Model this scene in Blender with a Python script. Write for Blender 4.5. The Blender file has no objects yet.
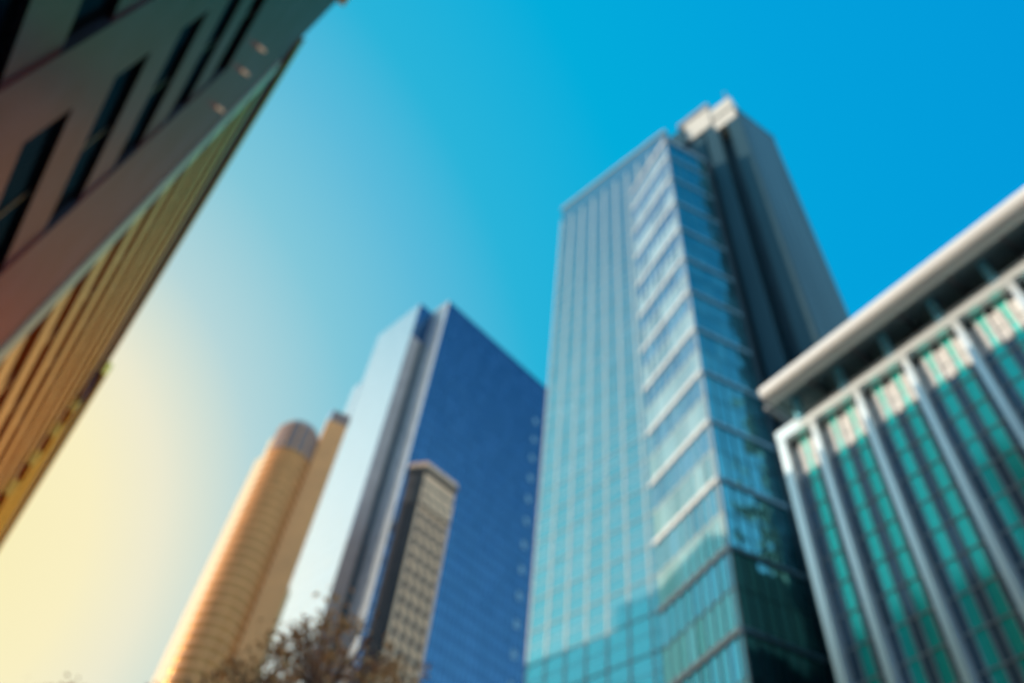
import bpy, bmesh, math, random
from mathutils import Vector, Matrix
R = math.radians
random.seed(7)
scene = bpy.context.scene
col = scene.collection
EYE = 1.6

# ------------------------------------------------------------------ camera
PITCH, ROLL = R(52.355), R(8.23)
fw = Vector((0, math.cos(PITCH), math.sin(PITCH)))
rt0 = Vector((1, 0, 0)); up0 = rt0.cross(fw)
rt = rt0 * math.cos(ROLL) + up0 * math.sin(ROLL)
up = -rt0 * math.sin(ROLL) + up0 * math.cos(ROLL)
cam_d = bpy.data.cameras.new('camera')
cam = bpy.data.objects.new('camera', cam_d); col.objects.link(cam)
m = Matrix((rt, up, -fw)).transposed().to_4x4(); m.translation = Vector((0, 0, EYE))
cam.matrix_world = m
cam_d.sensor_width = 36; cam_d.lens = 802.6 / 1024 * 36
cam_d.clip_start = .05; cam_d.clip_end = 4000
cam_d.dof.use_dof = True; cam_d.dof.focus_distance = 1.6; cam_d.dof.aperture_fstop = 1.5
scene.camera = cam

# ------------------------------------------------------------------ world and sun
SUN_AZ, SUN_EL = 275, 20.5
w = bpy.data.worlds.new('World'); scene.world = w; w.use_nodes = True
nt = w.node_tree; N = nt.nodes; L = nt.links; N.clear()
out = N.new('ShaderNodeOutputWorld'); bg = N.new('ShaderNodeBackground')
def lin(c): return tuple(((v / 255) / 12.92 if v / 255 <= .04045 else ((v / 255 + .055) / 1.055) ** 2.4) for v in c)
tc = N.new('ShaderNodeTexCoord')
dot = N.new('ShaderNodeVectorMath'); dot.operation = 'DOT_PRODUCT'
ga, ge = R(-44), R(25)
dot.inputs[1].default_value = (math.sin(ga) * math.cos(ge), math.cos(ga) * math.cos(ge), math.sin(ge))
nrm = N.new('ShaderNodeVectorMath'); nrm.operation = 'NORMALIZE'
L.new(tc.outputs['Generated'], nrm.inputs[0]); L.new(nrm.outputs[0], dot.inputs[0])
ac = N.new('ShaderNodeMath'); ac.operation = 'ARCCOSINE'; L.new(dot.outputs['Value'], ac.inputs[0])
dv = N.new('ShaderNodeMath'); dv.operation = 'DIVIDE'; dv.inputs[1].default_value = math.pi; L.new(ac.outputs[0], dv.inputs[0])
rp = N.new('ShaderNodeValToRGB'); rp.color_ramp.interpolation = 'LINEAR'
stops = [(0, (255, 226, 150)), (9, (255, 243, 188)), (14, (255, 244, 197)), (18, (243, 239, 211)), (24, (184, 218, 221)),
         (31, (132, 203, 221)), (38, (92, 190, 222)), (44, (42, 183, 221)), (54, (0, 176, 223)), (66, (0, 165, 224)), (78, (0, 157, 222)), (120, (0, 138, 205)), (170, (0, 128, 196))]
el = rp.color_ramp.elements
while len(el) < len(stops): el.new(.5)
for e, (a, c) in zip(el, stops):
    pass
for i, (a, c) in enumerate(stops):
    el[i].position = a / 180
for i, (a, c) in enumerate(stops):
    el[i].color = (*lin(c), 1)
L.new(dv.outputs[0], rp.inputs[0])
sky = N.new('ShaderNodeTexSky'); sky.sky_type = 'NISHITA'; sky.sun_disc = False
sky.sun_elevation = R(SUN_EL); sky.sun_rotation = R(SUN_AZ)
sk = N.new('ShaderNodeVectorMath'); sk.operation = 'MULTIPLY'; sk.inputs[1].default_value = (.02, .08, .1)
L.new(sky.outputs[0], sk.inputs[0])
mx = N.new('ShaderNodeMixRGB'); mx.inputs[0].default_value = .05
L.new(rp.outputs[0], mx.inputs[1]); L.new(sk.outputs[0], mx.inputs[2])
# bright aureole round the (hidden) sun
d2 = N.new('ShaderNodeVectorMath'); d2.operation = 'DOT_PRODUCT'; L.new(nrm.outputs[0], d2.inputs[0])
d2.inputs[1].default_value = (math.sin(R(SUN_AZ)) * math.cos(R(SUN_EL)), math.cos(R(SUN_AZ)) * math.cos(R(SUN_EL)), math.sin(R(SUN_EL)))
au = N.new('ShaderNodeMapRange'); au.interpolation_type = 'SMOOTHSTEP'
au.inputs[1].default_value = math.cos(R(44)); au.inputs[2].default_value = 1; au.inputs[3].default_value = 0; au.inputs[4].default_value = 1
L.new(d2.outputs['Value'], au.inputs[0])
ax = N.new('ShaderNodeMixRGB'); ax.blend_type = 'ADD'; ax.inputs[2].default_value = (.75, .72, .6, 1)
L.new(au.outputs[0], ax.inputs[0]); L.new(mx.outputs[0], ax.inputs[1])
# pale horizon all round, below what this view takes in
sp_ = N.new('ShaderNodeSeparateXYZ'); L.new(nrm.outputs[0], sp_.inputs[0])
hz = N.new('ShaderNodeMapRange'); hz.interpolation_type = 'SMOOTHSTEP'
hz.inputs[1].default_value = math.sin(R(23)); hz.inputs[2].default_value = math.sin(R(3)); hz.inputs[3].default_value = 0; hz.inputs[4].default_value = .9
L.new(sp_.outputs['Z'], hz.inputs[0])
hx = N.new('ShaderNodeMixRGB'); hx.inputs[2].default_value = (1.15, 1.25, 1.25, 1)
L.new(hz.outputs[0], hx.inputs[0]); L.new(ax.outputs[0], hx.inputs[1])
# added fill: unseen sky behind the camera brightened
d3 = N.new('ShaderNodeMapRange'); d3.interpolation_type = 'SMOOTHSTEP'; L.new(dot.outputs['Value'], d3.inputs[0])
d3.inputs[1].default_value = math.cos(R(91)); d3.inputs[2].default_value = math.cos(R(135)); d3.inputs[3].default_value = 0; d3.inputs[4].default_value = 1
bx = N.new('ShaderNodeMixRGB'); bx.blend_type = 'ADD'; bx.inputs[2].default_value = (.7, 1.15, 1.4, 1)
L.new(d3.outputs[0], bx.inputs[0]); L.new(hx.outputs[0], bx.inputs[1])
L.new(bx.outputs[0], bg.inputs[0]); bg.inputs[1].default_value = 1.0
L.new(bg.outputs[0], out.inputs[0])

sd = bpy.data.lights.new('sun', 'SUN'); sd.energy = 4.3; sd.angle = R(.6); sd.color = (1, .87, .70)
so = bpy.data.objects.new('sun', sd); col.objects.link(so)
sa, se = R(SUN_AZ), R(SUN_EL)
so.rotation_euler = Vector((math.sin(sa) * math.cos(se), math.cos(sa) * math.cos(se), math.sin(se))).to_track_quat('Z', 'Y').to_euler()
scene.view_settings.view_transform = 'Standard'; scene.view_settings.look = 'None'
scene.view_settings.exposure = 0; scene.view_settings.gamma = 1; scene.view_settings.use_curve_mapping = False
scene.cycles.max_bounces = 6; scene.cycles.volume_bounces = 1

# ------------------------------------------------------------------ materials
def solid(name, c, rough=.6, var=.15, scale=.6, spec=.5, metal=0, c2=None, stretch=(1, 1, 1)):
    """weathered opaque surface: two noise octaves vary the colour, fine noise bumps it"""
    m = bpy.data.materials.new(name); m.use_nodes = True; n = m.node_tree.nodes; l = m.node_tree.links
    b = n['Principled BSDF']; b.inputs['Roughness'].default_value = rough; b.inputs['Metallic'].default_value = metal
    b.inputs['Specular IOR Level'].default_value = spec
    t = n.new('ShaderNodeTexCoord'); mp = n.new('ShaderNodeMapping'); mp.inputs['Scale'].default_value = stretch
    l.new(t.outputs['Object'], mp.inputs[0])
    no = n.new('ShaderNodeTexNoise'); no.inputs['Scale'].default_value = scale; no.inputs['Detail'].default_value = 6
    l.new(mp.outputs[0], no.inputs['Vector'])
    r = n.new('ShaderNodeValToRGB'); r.color_ramp.elements[0].position = .3; r.color_ramp.elements[1].position = .7
    c2 = c2 or tuple(v * (1 + var) for v in c)
    r.color_ramp.elements[0].color = (*[v * (1 - var) for v in c], 1); r.color_ramp.elements[1].color = (*c2, 1)
    l.new(no.outputs[0], r.inputs[0]); l.new(r.outputs[0], b.inputs['Base Color'])
    n2 = n.new('ShaderNodeTexNoise'); n2.inputs['Scale'].default_value = scale * 12
    l.new(mp.outputs[0], n2.inputs['Vector'])
    bu = n.new('ShaderNodeBump'); bu.inputs['Strength'].default_value = .15; bu.inputs['Distance'].default_value = .02
    l.new(n2.outputs[0], bu.inputs['Height']); l.new(bu.outputs[0], b.inputs['Normal'])
    return m

def glass(name, base, refl, fac=.5, rough=.08, cell=(1.5, 3.3), var=.25, tilt=.02, wave=0, wscale=.4):
    """facade glass: tinted body behind a mirror coat, each pane a little different in tint and tilt"""
    m = bpy.data.materials.new(name); m.use_nodes = True; n = m.node_tree.nodes; l = m.node_tree.links; n.clear()
    o = n.new('ShaderNodeOutputMaterial'); mix = n.new('ShaderNodeMixShader')
    d = n.new('ShaderNodeBsdfDiffuse'); g = n.new('ShaderNodeBsdfGlossy'); g.inputs['Roughness'].default_value = rough
    g.inputs['Color'].default_value = (*refl, 1)
    uv = n.new('ShaderNodeUVMap'); uv.uv_map = 'UVMap'
    dvd = n.new('ShaderNodeVectorMath'); dvd.operation = 'DIVIDE'; dvd.inputs[1].default_value = (cell[0], cell[1], 1)
    fl = n.new('ShaderNodeVectorMath'); fl.operation = 'FLOOR'
    l.new(uv.outputs[0], dvd.inputs[0]); l.new(dvd.outputs[0], fl.inputs[0])
    wn = n.new('ShaderNodeTexWhiteNoise'); wn.noise_dimensions = '3D'; l.new(fl.outputs[0], wn.inputs['Vector'])
    mr = n.new('ShaderNodeMapRange'); mr.inputs[3].default_value = 1 - var; mr.inputs[4].default_value = 1 + var
    l.new(wn.outputs['Value'], mr.inputs[0])
    sc = n.new('ShaderNodeVectorMath'); sc.operation = 'SCALE'; sc.inputs[0].default_value = base
    l.new(mr.outputs[0], sc.inputs['Scale']); l.new(sc.outputs[0], d.inputs['Color'])
    # tilt of each pane
    ge_ = n.new('ShaderNodeNewGeometry')
    sb = n.new('ShaderNodeVectorMath'); sb.operation = 'SUBTRACT'; sb.inputs[1].default_value = (.5, .5, .5)
    l.new(wn.outputs['Color'], sb.inputs[0])
    s2 = n.new('ShaderNodeVectorMath'); s2.operation = 'SCALE'; s2.inputs['Scale'].default_value = tilt; l.new(sb.outputs[0], s2.inputs[0])
    ad = n.new('ShaderNodeVectorMath'); ad.operation = 'ADD'; l.new(ge_.outputs['Normal'], ad.inputs[0]); l.new(s2.outputs[0], ad.inputs[1])
    last = ad
    if wave:
        nz = n.new('ShaderNodeTexNoise'); nz.inputs['Scale'].default_value = wscale; nz.inputs['Detail'].default_value = 3
        l.new(uv.outputs[0], nz.inputs['Vector'])
        sb2 = n.new('ShaderNodeVectorMath'); sb2.operation = 'SUBTRACT'; sb2.inputs[1].default_value = (.5, .5, .5); l.new(nz.outputs['Color'], sb2.inputs[0])
        s3 = n.new('ShaderNodeVectorMath'); s3.operation = 'SCALE'; s3.inputs['Scale'].default_value = wave; l.new(sb2.outputs[0], s3.inputs[0])
        ad2 = n.new('ShaderNodeVectorMath'); ad2.operation = 'ADD'; l.new(last.outputs[0], ad2.inputs[0]); l.new(s3.outputs[0], ad2.inputs[1]); last = ad2
    nn = n.new('ShaderNodeVectorMath'); nn.operation = 'NORMALIZE'; l.new(last.outputs[0], nn.inputs[0]); l.new(nn.outputs[0], g.inputs['Normal'])
    fr = n.new('ShaderNodeFresnel'); fr.inputs[0].default_value = 1.5
    ma = n.new('ShaderNodeMath'); ma.operation = 'ADD'; ma.use_clamp = True; ma.inputs[1].default_value = fac; l.new(fr.outputs[0], ma.inputs[0])
    l.new(ma.outputs[0], mix.inputs[0]); l.new(d.outputs[0], mix.inputs[1]); l.new(g.outputs[0], mix.inputs[2]); l.new(mix.outputs[0], o.inputs[0])
    return m

def polished(name, c, tint, fac=.3, rough=.3, var=.15, scale=.5, stretch=(1, 1, 1)):
    """polished stone: tinted sheen over a mottled body"""
    m = solid(name, c, .6, var, scale, .2, stretch=stretch); n = m.node_tree.nodes; l = m.node_tree.links
    b = n['Principled BSDF']; o = n['Material Output']
    g = n.new('ShaderNodeBsdfGlossy'); g.inputs['Color'].default_value = (*tint, 1); g.inputs['Roughness'].default_value = rough
    mix = n.new('ShaderNodeMixShader'); mix.inputs[0].default_value = fac
    l.new(b.outputs[0], mix.inputs[1]); l.new(g.outputs[0], mix.inputs[2]); l.new(mix.outputs[0], o.inputs[0])
    return m

M = dict(
 tower_glass=glass('pale_teal_glass', (.155,.175,.18), (.15,.66,.76), .44, .12, (2.2,1.3), .2, .02),
 tower_frame=solid('tower_frame', (.52,.56,.56), .5, .08, 1),
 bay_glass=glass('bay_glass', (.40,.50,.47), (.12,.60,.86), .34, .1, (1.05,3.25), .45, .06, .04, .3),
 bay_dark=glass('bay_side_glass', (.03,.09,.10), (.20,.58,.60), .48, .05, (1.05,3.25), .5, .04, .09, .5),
 white_metal=solid('white_panel', (.78, .76, .75), .45, .05, .8),
 pier=solid('teal_grey_cladding_sun', (.014,.05,.068), .55, .18, .12, c2=(.022,.068,.09), stretch=(2.5,2.5,.3)),  # sunlit copy of the core cladding, darkened to offset the sun
 pier_dark=solid('dark_recess', (.028,.055,.07), .6, .2, .2),
 crown=solid('cream_penthouse', (.62, .56, .48), .7, .06, .5),
 blue_glass=glass('blue_glass', (.028,.06,.125), (.17,.34,.50), .36, .15, (1.6,3.9), .35, .03, .02, .05),
 blue_band=glass('blue_spandrel', (.024,.052,.11), (.15,.30,.46), .32, .2, (1.6,3.9), .2, .01),
 mirror_glass=glass('silver_glass', (.34,.38,.42), (.85,.9,.95), .45, .07, (1.6,3.9), .05, .012),
 grey_glass=glass('grey_grid_glass', (.42,.42,.42), (.6,.7,.8), .25, .15, (1.3,2), .2, .015),
 grey_frame=solid('grey_frame', (.30,.30,.32), .5, .1, 1),
 taupe=solid('taupe_cladding', (.42,.33,.30), .7, .1, .3),
 hotel=solid('buff_masonry', (.82,.45,.26), .85, .12, .25),
 hotel_dark=solid('brown_cornice_shaded_side', (.07,.05,.042), .8, .1, .5),
 hotel_glass=glass('hotel_glass', (.03,.025,.03), (.2,.18,.2), .05, .1, (1,1), .3, .02),
 ochre=solid('ochre_cladding', (.80,.30,.09), .6, .08, .2),
 ochre_glass=glass('ochre_glass', (.58,.19,.055), (.9,.5,.2), .06, .25, (1.2,3.2), .15, .02),
 cream=solid('cream_fin', (.66,.45,.22), .6, .05, .3),
 brown=solid('brown_cap', (.26,.15,.12), .7, .1, .5),
 granite=polished('dark_granite', (.020,.027,.042), (1,.22,.06), .30, .2, .5, .35),
 granite_light=polished('pale_stone_edge', (.30,.36,.36), (1,.70,.36), .6, .3),
 black_glass=glass('dark_window_glass', (.006,.008,.01), (.04,.055,.06), .0, .12, (1.2,2.2), .5, .03),
 rib=polished('bronze_stone_rib', (.14,.17,.18), (1,.46,.15), .88, .22),
 rib_dark=polished('dark_bronze_strip', (.03,.03,.03), (.9,.30,.06), .35, .25),
 warm_stone=polished('warm_stone', (.55,.27,.07), (1,.54,.12), 1.0, .22),
 navy_glass=glass('navy_glass', (.15,.19,.24), (.25,.45,.6), .05, .1, (.5,3.9), .35, .03),
 green_glass=glass('green_glass', (.05,.80,.68), (.12,1,.88), .16, .12, (.6,3.9), .06, .015),
 fin=polished('pale_fin', (.86,.89,.89), (.85,.96,1), .45, .3, .04),
 roof_tube=solid('white_roof_edge', (.86,.85,.83), .4, .05, .3),
 soffit=solid('grey_soffit', (.45,.55,.55), .6, .1, .4),
 post_blue=solid('sky_blue_post', (.25,.75,.95), .4, .05, 1),  # sky glimpsed between the posts is put into their blue
 asphalt=solid('asphalt', (.05, .05, .052), .9, .2, 1.5),
 paving=solid('paving', (.26, .25, .23), .85, .15, 1),
 earth=solid('ground', (.14, .135, .12), .95, .2, .05),
 paint=solid('road_paint', (.75, .75, .72), .7, .1, 2),
 bark=solid('bark', (.36,.14,.07), .9, .3, 3),
 leaf=solid('russet_leaves', (.88,.28,.08), .7, .3, 1.5, c2=(.92,.42,.13)),
 bay_pane=glass('bay_lower_glass', (.14,.24,.26), (.09,.50,.86), .46, .08, (1.05,3.25), .5, .07, .05, .3),
 concrete=solid('grey_green_concrete', (.40,.50,.44), .8, .5, .12),
 bay_ledge=solid('blue_grey_ledge', (.20,.31,.36), .5, .1, 1),
 side_wall=solid('teal_grey_cladding_shade', (.05,.12,.15), .6, .2, .12, c2=(.075,.16,.19), stretch=(2.5,2.5,.15)),  # shaded copy of the pier cladding, lightened to offset the shade
 metal=solid('grey_metal', (.3, .3, .32), .4, .1, 1, metal=.6),
)
lm = bpy.data.materials.new('warm_lamp'); lm.use_nodes = True
bb = lm.node_tree.nodes['Principled BSDF']; bb.inputs['Base Color'].default_value = (.7, .5, .35, 1)
bb.inputs['Emission Color'].default_value = (1, .62, .35, 1); bb.inputs['Emission Strength'].default_value = .2
M['lamp'] = lm

# ------------------------------------------------------------------ mesh helpers
class MB:
    def __init__(s): s.v = []; s.f = []; s.uv = []
    def quad(s, p, uv): 
        i = len(s.v); s.v += p; s.f.append(tuple(range(i, i + len(p)))); s.uv.append(uv)
    def box(s, x0, x1, y0, y1, z0, z1, fr=None):
        if fr: ox, oy, a = fr; ca, sa_ = math.cos(a), math.sin(a)
        def T(x, y, z): return (x, y, z) if not fr else (ox + x * ca - y * sa_, oy + x * sa_ + y * ca, z)
        s.quad([T(x0, y0, z0), T(x1, y0, z0), T(x1, y0, z1), T(x0, y0, z1)], [(x0, z0), (x1, z0), (x1, z1), (x0, z1)])
        s.quad([T(x1, y1, z0), T(x0, y1, z0), T(x0, y1, z1), T(x1, y1, z1)], [(x1, z0), (x0, z0), (x0, z1), (x1, z1)])
        s.quad([T(x0, y1, z0), T(x0, y0, z0), T(x0, y0, z1), T(x0, y1, z1)], [(y1, z0), (y0, z0), (y0, z1), (y1, z1)])
        s.quad([T(x1, y0, z0), T(x1, y1, z0), T(x1, y1, z1), T(x1, y0, z1)], [(y0, z0), (y1, z0), (y1, z1), (y0, z1)])
        s.quad([T(x0, y0, z1), T(x1, y0, z1), T(x1, y1, z1), T(x0, y1, z1)], [(x0, y0), (x1, y0), (x1, y1), (x0, y1)])
        s.quad([T(x0, y1, z0), T(x1, y1, z0), T(x1, y0, z0), T(x0, y0, z0)], [(x0, y1), (x1, y1), (x1, y0), (x0, y0)])
        return s
    def prism(s, pts, z0, z1):
        """pts counter-clockwise seen from above"""
        n = len(pts)
        for i in range(n):
            a, b = pts[i], pts[(i + 1) % n]; d = math.dist(a, b)
            s.quad([(*a, z0), (*b, z0), (*b, z1), (*a, z1)], [(0, z0), (d, z0), (d, z1), (0, z1)])
        s.quad([(*p, z1) for p in pts], [tuple(p) for p in pts])
        s.quad([(*p, z0) for p in reversed(pts)], [tuple(p) for p in reversed(pts)])
        return s
    def cyl(s, p0, p1, r0, r1, n=16, caps=True):
        p0, p1 = Vector(p0), Vector(p1); ax = (p1 - p0).normalized()
        e1 = ax.orthogonal().normalized(); e2 = ax.cross(e1); Lg = (p1 - p0).length
        def ring(p, r): return [tuple(p + e1 * math.cos(2 * math.pi * i / n) * r + e2 * math.sin(2 * math.pi * i / n) * r) for i in range(n)]
        A, B = ring(p0, r0), ring(p1, r1)
        for i in range(n):
            j = (i + 1) % n
            s.quad([A[i], A[j], B[j], B[i]], [(i, 0), (i + 1, 0), (i + 1, Lg), (i, Lg)])
        if caps:
            s.quad(A[::-1], [(0, 0)] * n); s.quad(B, [(0, 0)] * n)
        return s
    def build(s, name, mat, parent=None, label=None, smooth=False):
        me = bpy.data.meshes.new(name); me.from_pydata(s.v, [], s.f)
        u = me.uv_layers.new(name='UVMap'); k = 0
        for fuv in s.uv:
            for c in fuv: u.data[k].uv = c; k += 1
        me.materials.append(mat); me.update()
        if smooth:
            for p in me.polygons: p.use_smooth = True
        o = bpy.data.objects.new(name, me); col.objects.link(o)
        if parent: o.parent = parent
        if label: o['label'] = label
        return o
def box(name, mat, parent, *a, fr=None, label=None): return MB().box(*a, fr=fr).build(name, mat, parent, label)
def copyto(o, parent, loc, rz=None, name=None):
    c = o.copy(); col.objects.link(c); c.parent = parent; c.location = loc
    if rz is not None: c.rotation_euler.z = rz
    for ch in o.children:
        g = ch.copy(); col.objects.link(g); g.parent = c
    return c
def thing(name, label, cat, P, heading=90, group=None):
    """Empty at the base; local x runs along the compass heading, local y points into the building"""
    o = bpy.data.objects.new(name, None); col.objects.link(o)
    o.location = (P[0], P[1], 0); o.rotation_euler.z = R(90 - heading)
    o['label'] = label; o['category'] = cat
    if group: o['group'] = group
    return o
def setting(o): o['kind'] = 'structure'; return o

# ------------------------------------------------------------------ the street
SH = -31.5                                   # the street's compass heading
u = Vector((math.sin(R(SH)), math.cos(R(SH)))); nrt = Vector((u.y, -u.x))    # along, to the right
def street(name, mat, a0, a1, s0, s1, z0, z1):
    b = MB(); b.box(s0, s1, -a1, -a0, z0, z1)
    o = b.build(name, mat); o.rotation_euler.z = R(90 - SH); return setting(o)
g = MB(); g.quad([(-1500, -1500, 0), (1500, -1500, 0), (1500, 1500, 0), (-1500, 1500, 0)], [(0, 0), (1, 0), (1, 1), (0, 1)])
setting(g.build('ground', M['earth']))
street('road', M['asphalt'], 3, 30, -150, 260, .002, .006)
street('pavement', M['paving'], -4.9, 2.85, -150, 260, .003, .14)
street('pavement', M['paving'], 30.15, 36, -150, 260, .003, .14)
for a in (2.85, 30.0):
    street('kerb', M['granite_light'], a, a + .15, -150, 260, .003, .15)
mk = MB()
for i in range(-18, 32):
    for a in (9.7, 16.4, 23.1):
        mk.box(i * 8, i * 8 + 3.5, -a - .07, -a + .07, .006, .010)
o = mk.build('lane_markings', M['paint']); o.rotation_euler.z = R(90 - SH); setting(o)

# ------------------------------------------------------------------ stepped glass tower (centre right)
H = 120 + EYE
T = thing('glass_tower', 'tallest teal glass tower, with a projecting angled bay and cream rooftop blocks', 'tower', (5.087, 63.453), 139.6)
Z = lambda z: z + EYE
MB().box(.06, 20.95, .06, 20, 0, H - .6).build('core', M['pier_dark'], T)
fl = 3.25
nfl = int((H - 1.5) / fl)
for i in range(nfl):
    box('window_band', M['tower_glass'], T, .15, 20.9, 0, .05, i * fl + .05, i * fl + fl - .1)
    z = i * fl; box('transom', M['tower_frame'], T, .15, 20.9, -.02, .0, z, z + .08)
    z += fl / 2; box('transom', M['tower_frame'], T, .15, 20.9, -.02, .0, z, z + .05)
box('parapet', M['tower_frame'], T, -.05, 21, -.18, .6, H - .4, H)
box('window_band', M['tower_glass'], T, .15, 20.9, 0, .05, nfl * fl, H - .45)
for k in range(7):
    box('mullion', M['tower_frame'], T, .06 + 2.2 * k, .24 + 2.2 * k, -.06, .0, 0, nfl * fl)
for k in range(3):
    box('mullion', M['tower_frame'], T, 15.4 + 2.2 * k, 15.6 + 2.2 * k, -.22, -.002, 109, nfl * fl)
# left flank facing away from the sun
for i in range(nfl): box('window_band', M['tower_glass'], T, -.002, .055, .3, 19.8, i * fl + .05, i * fl + fl - .1)
# angled bay
A0, A1, A2 = (14.05, 0), (22.6, -3.36), (24.85, 2.67)
ZB = Z(107.5)
MB().prism([(14.1, .02), (22.55, -3.28), (24.75, 2.67), (24.7, 6), (14.1, 6)], 0, ZB - .2).build('bay_core', M['pier_dark'], T)
def seg(a, b): return (a[0], a[1], math.atan2(b[1] - a[1], b[0] - a[0])), math.dist(a, b)
fL, lL = seg(A0, A1); fR, lR = seg(A1, A2)
nb = int(ZB / fl)
off = (Z(30.75)) % fl
for i in range(nb + 1):
    z0 = off + (i - 1) * fl; z1 = z0 + fl
    z0 = max(z0, 0); z1 = min(z1, ZB)
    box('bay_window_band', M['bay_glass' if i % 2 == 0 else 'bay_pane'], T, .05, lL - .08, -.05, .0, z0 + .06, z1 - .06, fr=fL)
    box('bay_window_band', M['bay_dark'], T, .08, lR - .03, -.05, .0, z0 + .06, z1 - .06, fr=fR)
    h = .44 if (i % 2 == 1) else .14
    bt = 'floor_ledge' if i % 2 else 'transom'
    box(bt, M['white_metal'] if i % 2 else M['tower_frame'], T, .0, lL + .05, -.22 if i % 2 else -.10, -.05, z1 - h / 2, z1 + h / 2, fr=fL)
    box(bt, M['bay_ledge'] if i % 2 else M['pier_dark'], T, .12, lR, -.22 if i % 2 else -.09, -.05, z1 - h / 2 + .05, z1 + h / 2 - .05, fr=fR)
for k in range(9):
    x = lL * k / 8.5 + .1
    box('mullion', M['tower_frame'], T, x, x + .08, -.13, -.04, 0, ZB, fr=fL)
for k in range(1, 6):
    x = lR * k / 6
    box('mullion', M['pier_dark'], T, x, x + .08, -.11, -.04, 0, ZB, fr=fR)
box('corner_post', M['tower_frame'], T, lL - .06, lL + .05, -.08, .05, 0, ZB, fr=fL)
MB().prism([(13.9, .0), (22.75, -3.65), (25.0, 2.67), (24.9, 5.9), (14, 5.9)], ZB, ZB + .8).build('bay_roof', M['grey_frame'], T)
# service core: two piers, a slot between them, a slanted side wall, cream rooftop blocks
MB().prism([(24.9, 6.6), (30.85, 6.6), (32.0, 12.0), (24.9, 12.0)], 0, Z(118)).build('core', M['pier_dark'], T)
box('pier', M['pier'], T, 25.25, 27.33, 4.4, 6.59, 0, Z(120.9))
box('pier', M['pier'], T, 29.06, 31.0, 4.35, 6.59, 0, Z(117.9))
box('recess_panel', M['pier_dark'], T, 27.35, 29.04, 6.3, 6.58, 0, Z(117.9))
fS_ = (30.66, 4.4, math.atan2(7.8, 1.69))
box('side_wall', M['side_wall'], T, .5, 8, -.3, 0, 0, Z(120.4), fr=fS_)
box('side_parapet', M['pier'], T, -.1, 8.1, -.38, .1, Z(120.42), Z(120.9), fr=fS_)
for k in range(5):
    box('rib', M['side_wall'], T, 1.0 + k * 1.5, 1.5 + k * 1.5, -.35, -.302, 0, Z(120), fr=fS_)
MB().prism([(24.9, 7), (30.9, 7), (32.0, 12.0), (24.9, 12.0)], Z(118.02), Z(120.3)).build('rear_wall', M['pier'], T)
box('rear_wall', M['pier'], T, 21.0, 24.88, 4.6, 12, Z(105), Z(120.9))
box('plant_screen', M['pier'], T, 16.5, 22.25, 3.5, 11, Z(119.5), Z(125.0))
box('penthouse_block', M['crown'], T, 22.3, 26.8, 4.25, 11.8, Z(120.95), Z(127.6))
box('penthouse_cap', M['grey_frame'], T, 21.2, 27.0, 4.0, 12, Z(127.65), Z(128.9))
box('penthouse_block', M['crown'], T, 27.1, 30.7, 4.3, 6.9, Z(118), Z(121.6))
box('penthouse_block', M['crown'], T, 27.1, 30.6, 4.3, 6.9, Z(122.4), Z(125.9))
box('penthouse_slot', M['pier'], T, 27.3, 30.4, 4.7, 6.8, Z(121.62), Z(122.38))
MB().cyl((29.9, 5, Z(125.9)), (29.9, 5, Z(130.4)), .26, .16, 8).build('antenna', M['metal'], T)
MB().cyl((28.6, 5.4, Z(125.9)), (28.6, 5.4, Z(127.6)), .12, .08, 8).build('antenna', M['metal'], T)

# ------------------------------------------------------------------ low building with green glass and pale fins (right)
G = thing('office_building', 'low building with green glass strips between pale vertical fins under a white roof edge', 'building', (19.55, 37.34), 150)
ZT = Z(42)
LG = 57
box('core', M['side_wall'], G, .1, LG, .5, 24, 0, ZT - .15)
box('frame_beam', M['fin'], G, -.05, LG, -.55, .35, Z(41.0), ZT)
box('frame_post', M['fin'], G, -.05, .5, -.5, .35, 0, Z(41))
fins = [2.85 + 3.58 * k for k in range(15)]
edges = [.5] + fins
fh = 3.9
for k, x in enumerate(fins):
    box('fin', M['fin'], G, x - .2, x + .2, -.5, .28, 0, Z(41.0))
for k in range(len(fins)):
    x0, x1 = (edges[k] + (.2 if k else 0)), edges[k + 1] - .2
    wd = x1 - x0
    pat = [(0, .17, 'n'), (.17, .41, 'g'), (.41, .59, 'n'), (.59, .83, 'g'), (.83, 1, 'n')] if k else [(0, .32, 'n'), (.32, .68, 'g'), (.68, 1, 'n')]
    for a, b_, t in pat:
        box('glass_strip', M['green_glass' if t == 'g' else 'navy_glass'], G, x0 + a * wd + .03, x0 + b_ * wd - .03, .21, .26, .1, Z(40.9) if t == 'g' else Z(37.85))
        if t == 'n': box('painted_sunlit_head', M['white_metal'], G, x0 + a * wd + .045, x0 + b_ * wd - .045, .205, .3, Z(37.9), Z(40.4))  # white panels paint the sunlit top of the glass strips
        else:
            q = (b_ - a) * wd
            for e0, e1 in ((0, .3), (.7, 1)): box('painted_sunlit_head', M['white_metal'], G, x0 + a * wd + e0 * q + .045 * (e0 == 0), x0 + a * wd + e1 * q - .045 * (e1 == 1), .12, .205, Z(37.9), Z(40.4))
        if b_ < 1: box('mullion', M['tower_frame'], G, x0 + b_ * wd - .035, x0 + b_ * wd + .035, .10, .27, 0, Z(41))
    box('painted_head_shadow', M['pier_dark'], G, x0, x1, .19, .34, Z(40.92), Z(40.99))  # dark strip painted as the shadow under the frame beam
z = Z(41) - fh / 2
while z > 0:
    box('transom', M['tower_frame'], G, .5, fins[-1], .14, .199, z - .04, z + .04); z -= fh / 2
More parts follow.
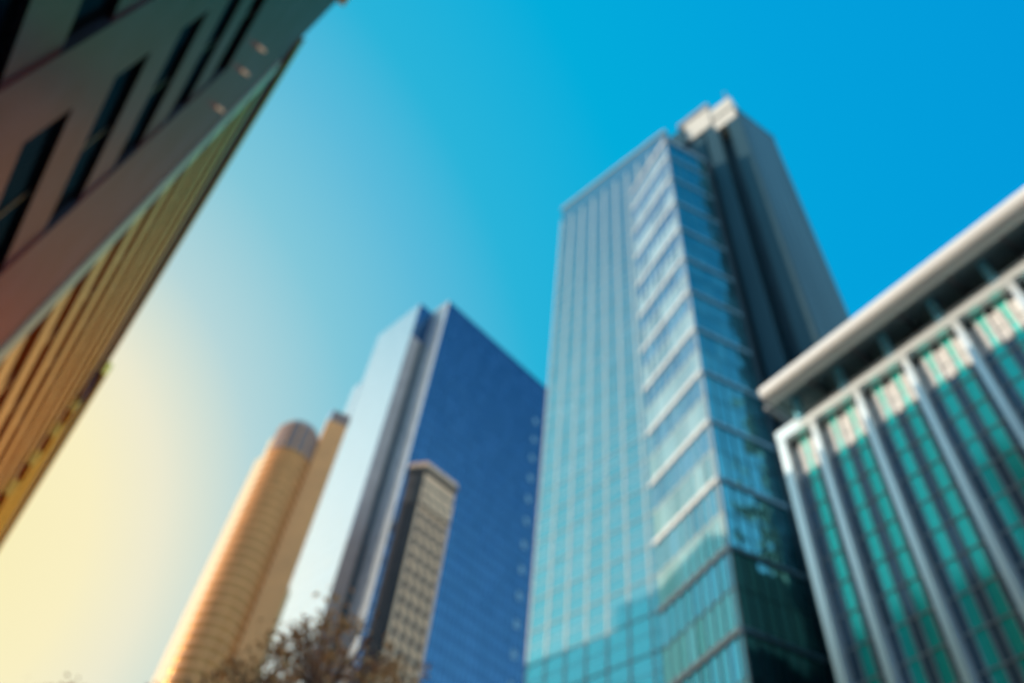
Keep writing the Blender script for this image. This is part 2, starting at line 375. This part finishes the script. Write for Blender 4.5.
# roof canopy
box('soffit', M['soffit'], G, 1.0, LG, -2.3, 9, Z(43.7), Z(44.3))
rt_ = MB(); ns = 22
prof = [(-2.5 + .72 * math.cos(a), Z(43.3) + .72 * math.sin(a)) for a in [2 * math.pi * i / ns for i in range(ns)]]
for i in range(ns):
    a, b_ = prof[i], prof[(i + 1) % ns]
    rt_.quad([(1.2, a[0], a[1]), (LG, a[0], a[1]), (LG, b_[0], b_[1]), (1.2, b_[0], b_[1])], [(0, i), (LG, i), (LG, i + 1), (0, i + 1)])
rt_.quad([(1.2, p[0], p[1]) for p in reversed(prof)], [p for p in reversed(prof)])
rt_.quad([(LG, p[0], p[1]) for p in prof], [p for p in prof])
rt_.build('roof_edge', M['roof_tube'], G, smooth=False)
for k in range(15):
    x = 2.2 + 3.6 * k
    box('roof_post', M['post_blue'], G, x - .25, x + .25, -.75, -.3, ZT - .3, Z(43.68))
    box('soffit_beam', M['grey_frame'], G, x - 1.9, x - 1.65, -1.6, 4, Z(43.35), Z(43.69))
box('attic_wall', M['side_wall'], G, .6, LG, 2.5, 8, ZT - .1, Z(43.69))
box('soffit_beam', M['soffit'], G, 1.0, 1.3, -1.9, 3, Z(43.2), Z(43.69))

# ------------------------------------------------------------------ blue glass tower
k_ = 200 / 170
Bt = thing('blue_tower', 'tall blue glass tower with a silver glass slab on its left side', 'tower', (-17.701 * k_, 120.94 * k_), 49.7)
HB = Z(200)
MB().prism([(.1, .1), (48, .1), (48, 24), (.1, 24)], 0, HB - .5).build('core', M['pier_dark'], Bt)
fh = 3.92
nf = int(HB / fh)
for i in range(nf):
    z = i * fh
    box('window_band', M['blue_glass'], Bt, .12, 48, 0, .06, z + 1.0, z + fh - .05)
    box('spandrel', M['blue_band'], Bt, .12, 48, -.02, .055, z, z + .95)
    box('side_window_band', M['grey_glass'], Bt, -.02, .07, .2, 7.1, z + .1, z + fh - .05)
    box('side_transom', M['grey_frame'], Bt, -.1, .03, .2, 7.1, z - .08, z + .08)
for k in range(1, 30): box('mullion', M['blue_band'], Bt, 1.6 * k, 1.6 * k + .12, -.07, -.021, 0, nf * fh)
box('parapet', M['blue_band'], Bt, .1, 48.1, -.1, .4, nf * fh, HB)
box('corner_post', M['tower_frame'], Bt, -.15, .18, -.15, .2, 0, HB)
for k in range(5): box('side_mullion', M['grey_frame'], Bt, -.13, .02, 1.2 + 1.3 * k, 1.32 + 1.3 * k, 0, nf * fh)
box('side_parapet', M['grey_frame'], Bt, -.12, .4, .2, 7.15, nf * fh, HB)
for i in range(10, 48, 2):
    box('window_blind', M['bay_ledge'], Bt, 40.6, 42.2, -.02, -.001, i * fh + 1.2, i * fh + 3.4)
# silver slab
box('slab_core', M['grey_frame'], Bt, -4.95, 0.05, 7.5, 27, 0, HB - .5)
box('slab_side', M['taupe'], Bt, -4.9, -1.3, 7.3, 7.49, 0, Z(184))
box('slab_side_glass', M['blue_glass'], Bt, -4.9, -.05, 7.3, 7.49, Z(184.05), HB)
box('reveal', M['pier_dark'], Bt, -1.25, .02, 7.4, 7.49, 0, Z(184))
for i in range(nf):
    box('slab_window_band', M['mirror_glass'], Bt, -5.06, -4.96, 7.3, 27.2, i * fh + .03, i * fh + fh - .03)
box('slab_parapet', M['mirror_glass'], Bt, -5.06, -4.7, 7.3, 27.2, nf * fh, HB)
box('annex', M['mirror_glass'], Bt, -5.2, 6, 27.3, 31, 0, Z(177))

# ------------------------------------------------------------------ reflection in its glass, built as a solid buff masonry tower
k_ = 120 / 90
Ht = thing('reflected_masonry_tower', 'slim buff masonry tower, dark windows, brown cornice, modelling a reflection in the blue tower', 'tower', (-10.678 * k_, 96.293 * k_), 49.7)
W_, D_ = 8.8, 9.1
HH = Z(120)
poly = lambda e: [(-.3 * e, -e), (W_ + e, -e), (W_ + e, 9 + e), (2.6, 9 + e), (-2 - 1.1 * e, 3.3 + .2 * e)]
MB().prism(poly(-.55), 0, HH - 3).build('core', M['hotel_dark'], Ht)
fS = (0, 0, math.atan2(3.3, -2.0)); LS = math.hypot(3.3, 2.0)
wb = MB()
cols = [1.35, 3.35, 5.35, 7.35]; rw = .6
xs = [0.0]
fh = 3.3; n_f = int((HH - 11) / fh)
# piers
prev = 0
for c in cols:
    wb.box(prev, c - rw, 0, .5, 0, HH - 11); prev = c + rw
wb.box(prev, W_, 0, .5, 0, HH - 11)
for c in cols:
    for i in range(n_f + 1):
        z = i * fh; wb.box(c - rw, c + rw, .24, .5, z, min(z + .9, HH - 11))
wb.box(0, W_, -.1, .5, HH - 11, HH - 6.2); wb.box(0, W_, 0, .5, HH - 5.6, HH - 3)
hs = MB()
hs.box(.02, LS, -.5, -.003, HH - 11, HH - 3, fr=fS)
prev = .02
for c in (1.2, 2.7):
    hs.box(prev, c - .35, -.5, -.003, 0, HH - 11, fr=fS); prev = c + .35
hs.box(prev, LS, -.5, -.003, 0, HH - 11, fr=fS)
hs.build('side_wall', M['hotel_dark'], Ht)  # dark colour paints this side as the shaded flank
wb.build('wall', M['hotel'], Ht)
MB().prism(poly(.12), HH - 6.15, HH - 5.65).build('string_course', M['hotel_dark'], Ht)
MB().prism(poly(.14), HH - 11.5, HH - 11.05).build('string_course', M['hotel_dark'], Ht)
MB().prism(poly(.25), HH - 2.95, HH - 2.2).build('cornice', M['hotel_dark'], Ht)
MB().prism(poly(.42), HH - 2.19, HH - 1.6).build('cornice', M['hotel_dark'], Ht)
MB().prism(poly(.3), HH - 1.59, HH - .9).build('parapet', M['hotel'], Ht)
MB().prism(poly(.1), HH - .89, HH).build('parapet', M['hotel'], Ht)
cnt = 0; rest = MB()
for i in range(n_f, -1, -1):
    for c in cols:
        z = i * fh + .9; z2 = min(i * fh + fh, HH - 11.55)
        if z2 < z + .5: continue
        if cnt < 96: box('window', M['hotel_glass'], Ht, c - rw + .02, c + rw - .02, .3, .42, z + .02, z2)
        else: rest.box(c - rw + .02, c + rw - .02, .3, .42, z + .02, z2)
        cnt += 1
o = rest.build('lower_windows', M['hotel_glass'], Ht); o['kind'] = 'stuff'
for c in (1.2, 2.7): box('window_strip', M['hotel_glass'], Ht, c - .33, c + .33, -.4, -.25, 0, HH - 11, fr=fS)
for c in cols: box('frieze_panel', M['hotel_dark'], Ht, c - .4, c + .4, -.14, -.1, HH - 9.4, HH - 8.1)

# ------------------------------------------------------------------ round ochre tower
kk = 200 / 120
cd = Vector((-40.7, 121.3)) * kk * 1.035
Ct = thing('round_tower', 'rounded ochre tower with curved window bands and a flat slab on its right side', 'tower', (cd.x, cd.y), 71.3)
RC_, HC, HS = 7.6, Z(202), Z(213)
MB().cyl((0, 0, 0), (0, 0, HC - 15), RC_, RC_, 48).build('drum', M['ochre_glass'], Ct, smooth=False)
fh = 3.3
def ringseg(b, r0, r1, z0, z1, n=48):
    for i in range(n):
        a, c = 2 * math.pi * i / n, 2 * math.pi * (i + 1) / n
        P = lambda r, t, z: (r * math.cos(t), r * math.sin(t), z)
        b.quad([P(r1, a, z0), P(r1, c, z0), P(r1, c, z1), P(r1, a, z1)], [(i, z0), (i + 1, z0), (i + 1, z1), (i, z1)])
        b.quad([P(r0, a, z1), P(r1, a, z1), P(r1, c, z1), P(r0, c, z1)], [(i, 0), (i, 1), (i + 1, 1), (i + 1, 0)])
        b.quad([P(r0, c, z0), P(r1, c, z0), P(r1, a, z0), P(r0, a, z0)], [(i, 0), (i, 1), (i + 1, 1), (i + 1, 0)])
z = 0
while z < HC - 16:
    b = MB(); ringseg(b, RC_ - .02, RC_ + .1, z, z + 1.0); b.build('floor_band', M['ochre'], Ct); z += fh
MB().cyl((0, 0, HC - 15), (0, 0, HC - 2.5), RC_ * .98, RC_ * .98, 48).build('upper_drum', M['brown'], Ct)
MB().cyl((0, 0, HC - 2.5), (0, 0, HC), RC_ * .8, RC_ * .8, 48).build('top_drum', M['taupe'], Ct)
for k in range(12):
    a = 2 * math.pi * k / 12
    MB().box(-.25, .25, -.2, .2, HC - 15, HC - 2.6, fr=(RC_ * .97 * math.cos(a), RC_ * .97 * math.sin(a), a)).build('crown_post', M['ochre'], Ct)
MB().prism([(-RC_ - 2.4, 3.5), (-RC_ + 1.1, -3.9), (-RC_ + 2, -2), (-RC_ + 1, 4)], 0, HC - 16).build('side_fin', M['cream'], Ct)
MB().prism([(-RC_ - 1.0, 3.0), (-RC_ + 1.5, -3.9), (-RC_ + 2, -2), (-RC_ + 1, 3.5)], HC - 16, HC - 6).build('side_fin', M['cream'], Ct)
sx = RC_ - .3
box('slab', M['ochre'], Ct, sx, sx + 7.4, -3.2, 8, 0, HS - 3)
box('slab_cap', M['brown'], Ct, sx + .8, sx + 7.6, -3.2, 8, HS - 2.95, HS + 2.2)
box('cap_side', M['white_metal'], Ct, sx - .1, sx + .75, -3.1, 5, HS - 2.95, HS + 2.0)
box('edge_fin', M['cream'], Ct, sx + 7.45, sx + 8.3, -2.6, 7.5, 0, Z(140))
Ct.location.x, Ct.location.y = cd.x * .59, cd.y * .59; Ct.scale = (.59, .59, .59)
MB().cyl((2.0, -1, HC), (2.0, -1, HC + 4), .12, .05, 8).build('antenna', M['metal'], Ct)
MB().cyl((3.2, -.5, HC), (3.2, -.5, HC + 2.6), .1, .05, 8).build('antenna', M['metal'], Ct)

# ------------------------------------------------------------------ the row of stone buildings on the left
L0 = (-4.263, -2.612)
A = thing('stone_building', 'dark stone building rising at the left edge with deep ribbon windows between broad piers', 'building', L0, SH)
HA = Z(68)
wins = [(-21.9 + 8.7 * k, -15.6 + 8.7 * k) for k in range(5)]
rows = [2.9 + EYE + 4.22 * k for k in range(8)]
wh = 2.1
b = MB(); DP = .32
b.box(-45, 26, DP, 22, 0, HA - .2)                      # body behind
b.box(-45, 26, 0, DP, rows[-1] + wh, HA); b.box(-45, 26, 0, DP, 0, rows[0])
prev = -45
for x0, x1 in wins: b.box(prev, x0, 0, DP, rows[0], rows[-1] + wh); prev = x1
b.box(prev, 26, 0, DP, rows[0], rows[-1] + wh)
b.build('wall', M['granite'], A)
for x0, x1 in wins:
    for k in range(len(rows) - 1): box('spandrel', M['granite'], A, x0, x1, .08, DP, rows[k] + wh, rows[k + 1])
for wi, (x0, x1) in enumerate(wins):
    for k, z in enumerate(rows):
        o = box('window', M['black_glass'], A, x0 + .02, x1 - .02, DP - .09, DP - .02, z + .02, z + wh - .02)
        f = MB(); xm = (x0 + x1) / 2                       # one joined frame: sill rail, head rail and a centre post
        f.quad([(x0 + .02, DP - .13, z + .02), (x1 - .02, DP - .13, z + .02), (x1 - .02, DP - .13, z + .14), (xm + .06, DP - .13, z + .14), (xm + .06, DP - .13, z + wh - .03), (xm - .06, DP - .13, z + wh - .03), (xm - .06, DP - .13, z + .14), (x0 + .02, DP - .13, z + .14)], [(0, 0)] * 8)
        f.build('frame', M['rib_dark'], o)
box('cornice', M['granite_light'], A, -45.2, 26.2, -.6, .0, HA - 1.2, HA)
for k, (x, z) in enumerate([(20.0, 39.7), (21.1, 38.7), (22.9, 37.4)]):
    MB().cyl((x, -.02, Z(z)), (x, -.4, Z(z)), .11, .08, 12).build('wall_lamp', M['lamp'], A)

def ribbed(name, label, x0, x1, y, top, rib, dark, pitch, edge=True):
    B = thing(name, label, 'building', L0, SH)
    box('core', M['brown'], B, x0 + .1, x1, y + .65, 20, 0, top - .3)
    nfl = int((top - 5) / pitch)
    xa = x0 + (1.1 if edge else .5)
    for i in range(nfl):
        z = top - 5 - i * pitch
        box('floor_ledge', M[rib], B, xa, x1, y + .02, y + .64, z - 1.55, z)
        box('window_band', M['rib_dark'], B, xa, x1, y + .55, y + .645, z - pitch + .02, z - 1.57)
    box('cornice', M[rib], B, x0, x1, y - .25, y + .64, top - 1.6, top)
    box('frieze', M['granite'], B, x0 + .02, x1, y + .1, y + .64, top - 4.98, top - 1.62)
    if edge: box('edge_pier', M['granite_light'], B, x0 + .03, xa - .02, y - .12, y + .64, 0, top - 5)
    n = int((x1 - x0) / 6) if edge else 0
    for k in range(1, n): box('pilaster', M[rib], B, xa + 6 * k - .2, xa + 6 * k + .2, y + .15, y + .55, 0, top - 5)
    if not edge: box('added_shadow_block', M['taupe'], B, x0 + .5, x0 + 12, 5, 16, top - .3, top + 5)  # unseen roof block added to lift the shadow cast across the street
    return B
ribbed('ribbed_building', 'stone building with close horizontal ledges and a pale edge pier, middle of the left row', 26.05, 66, 0, Z(57), 'rib', 'pier_dark', 3.55)
ribbed('corner_building', 'warm stone building farthest down the left row with a step in its roofline', 66.05, 175, -.45, Z(57.3), 'warm_stone', 'rib_dark', 3.4, False)

# ------------------------------------------------------------------ block whose rippled reflection fills the bay's right face
F = thing('office_block', 'grey green office block seen only as a rippled reflection in the angled glass bay', 'building', (84, 34), 150)
box('wall', M['concrete'], F, 0, 30, .5, 26, 0, 150)
for i in range(36):
    box('window_band', M['black_glass'], F, 0, 30, .2, .49, 2 + i * 4.1, 3.9 + i * 4.1)
    box('ledge', M['concrete'], F, -.3, 30.3, -.3, .49, 4.0 + i * 4.1, 5.2 + i * 4.1)
box('parapet', M['concrete'], F, -.2, 30.2, -.2, 26.2, 150.01, 151)

# ------------------------------------------------------------------ trees
def tree(label, base, height, rad, seed, nclump, trunk_r=.22):
    rnd = random.Random(seed)
    t = thing('tree', label, 'tree', base, 90, 'russet trees at the lower edge')
    tb = MB(); tips = []
    def limb(p, d, ln, r, lv):
        q = p + d * ln
        tb.cyl(p, q, r, r * .7, 7, caps=False)
        if lv == 0: tips.append(q); return
        for _ in range(3 if lv > 1 else 4):
            v = Vector((rnd.uniform(-1, 1), rnd.uniform(-1, 1), rnd.uniform(-.1, .9))).normalized()
            nd = (d * .55 + v * .75).normalized()
            limb(q, nd, ln * rnd.uniform(.62, .82), r * .66, lv - 1)
        tips.append(q)
    th = height * .42
    tb.cyl((0, 0, 0), (0, 0, th * .3), trunk_r * 1.35, trunk_r, 10)
    tb.cyl((0, 0, th * .3), (.06, .05, th), trunk_r, trunk_r * .75, 10)
    for k in range(7):
        a = 2 * math.pi * k / 7 + rnd.uniform(-.3, .3)
        d = Vector((math.cos(a), math.sin(a), rnd.uniform(.5, 1.6))).normalized()
        limb(Vector((.06, .05, th * rnd.uniform(.85, 1))), d, height * .19, trunk_r * .36, 3)
    # keep the tips inside the crown
    c = Vector((0, 0, height - rad * 1.0))
    lf = MB()
    good = [q for q in tips if (Vector(((q.x) / rad, (q.y) / rad, (q.z - c.z) / (rad * .95)))).length < 1.02]
    rnd.shuffle(good)
    extra = []
    for _ in range(nclump):
        v = Vector((rnd.gauss(0, 1), rnd.gauss(0, 1), rnd.gauss(0, 1))).normalized() * rnd.uniform(.55, 1)
        q = Vector((v.x * rad, v.y * rad, c.z + v.z * rad * .95)); extra.append(q)
        near = min(tips, key=lambda s_: (s_ - q).length)
        tb.cyl(near.lerp(q, .5), q, .012, .006, 4, caps=False)
    for q in good[:nclump] + extra:
        rr = rnd.uniform(.18, .42)
        for _ in range(rnd.randint(12, 34)):
            o_ = q + Vector((rnd.gauss(0, 1), rnd.gauss(0, 1), rnd.gauss(0, .7))) * rr * .6
            a_ = Vector((rnd.uniform(-1, 1), rnd.uniform(-1, 1), rnd.uniform(-1, 1))).normalized(); b_ = a_.orthogonal().normalized()
            s_ = rnd.uniform(.05, .10)
            lf.quad([tuple(o_ - a_ * s_), tuple(o_ + b_ * s_ * .5), tuple(o_ + a_ * s_), tuple(o_ - b_ * s_ * .5)], [(0, 0), (1, 0), (1, 1), (0, 1)])
    tb.build('trunk', M['bark'], t); lf.build('crown', M['leaf'], t)
    return t
def polar(az, d): return (math.sin(R(az)) * d, math.cos(R(az)) * d)
tree('larger russet tree at the lower edge, in front of the slim masonry tower', polar(-9.6, 15), 10.85, 1.95, 3, 170)
tree('small russet treetop barely above the lower edge, left of the round tower', polar(-23.0, 22), 11.5, 2.6, 9, 230)
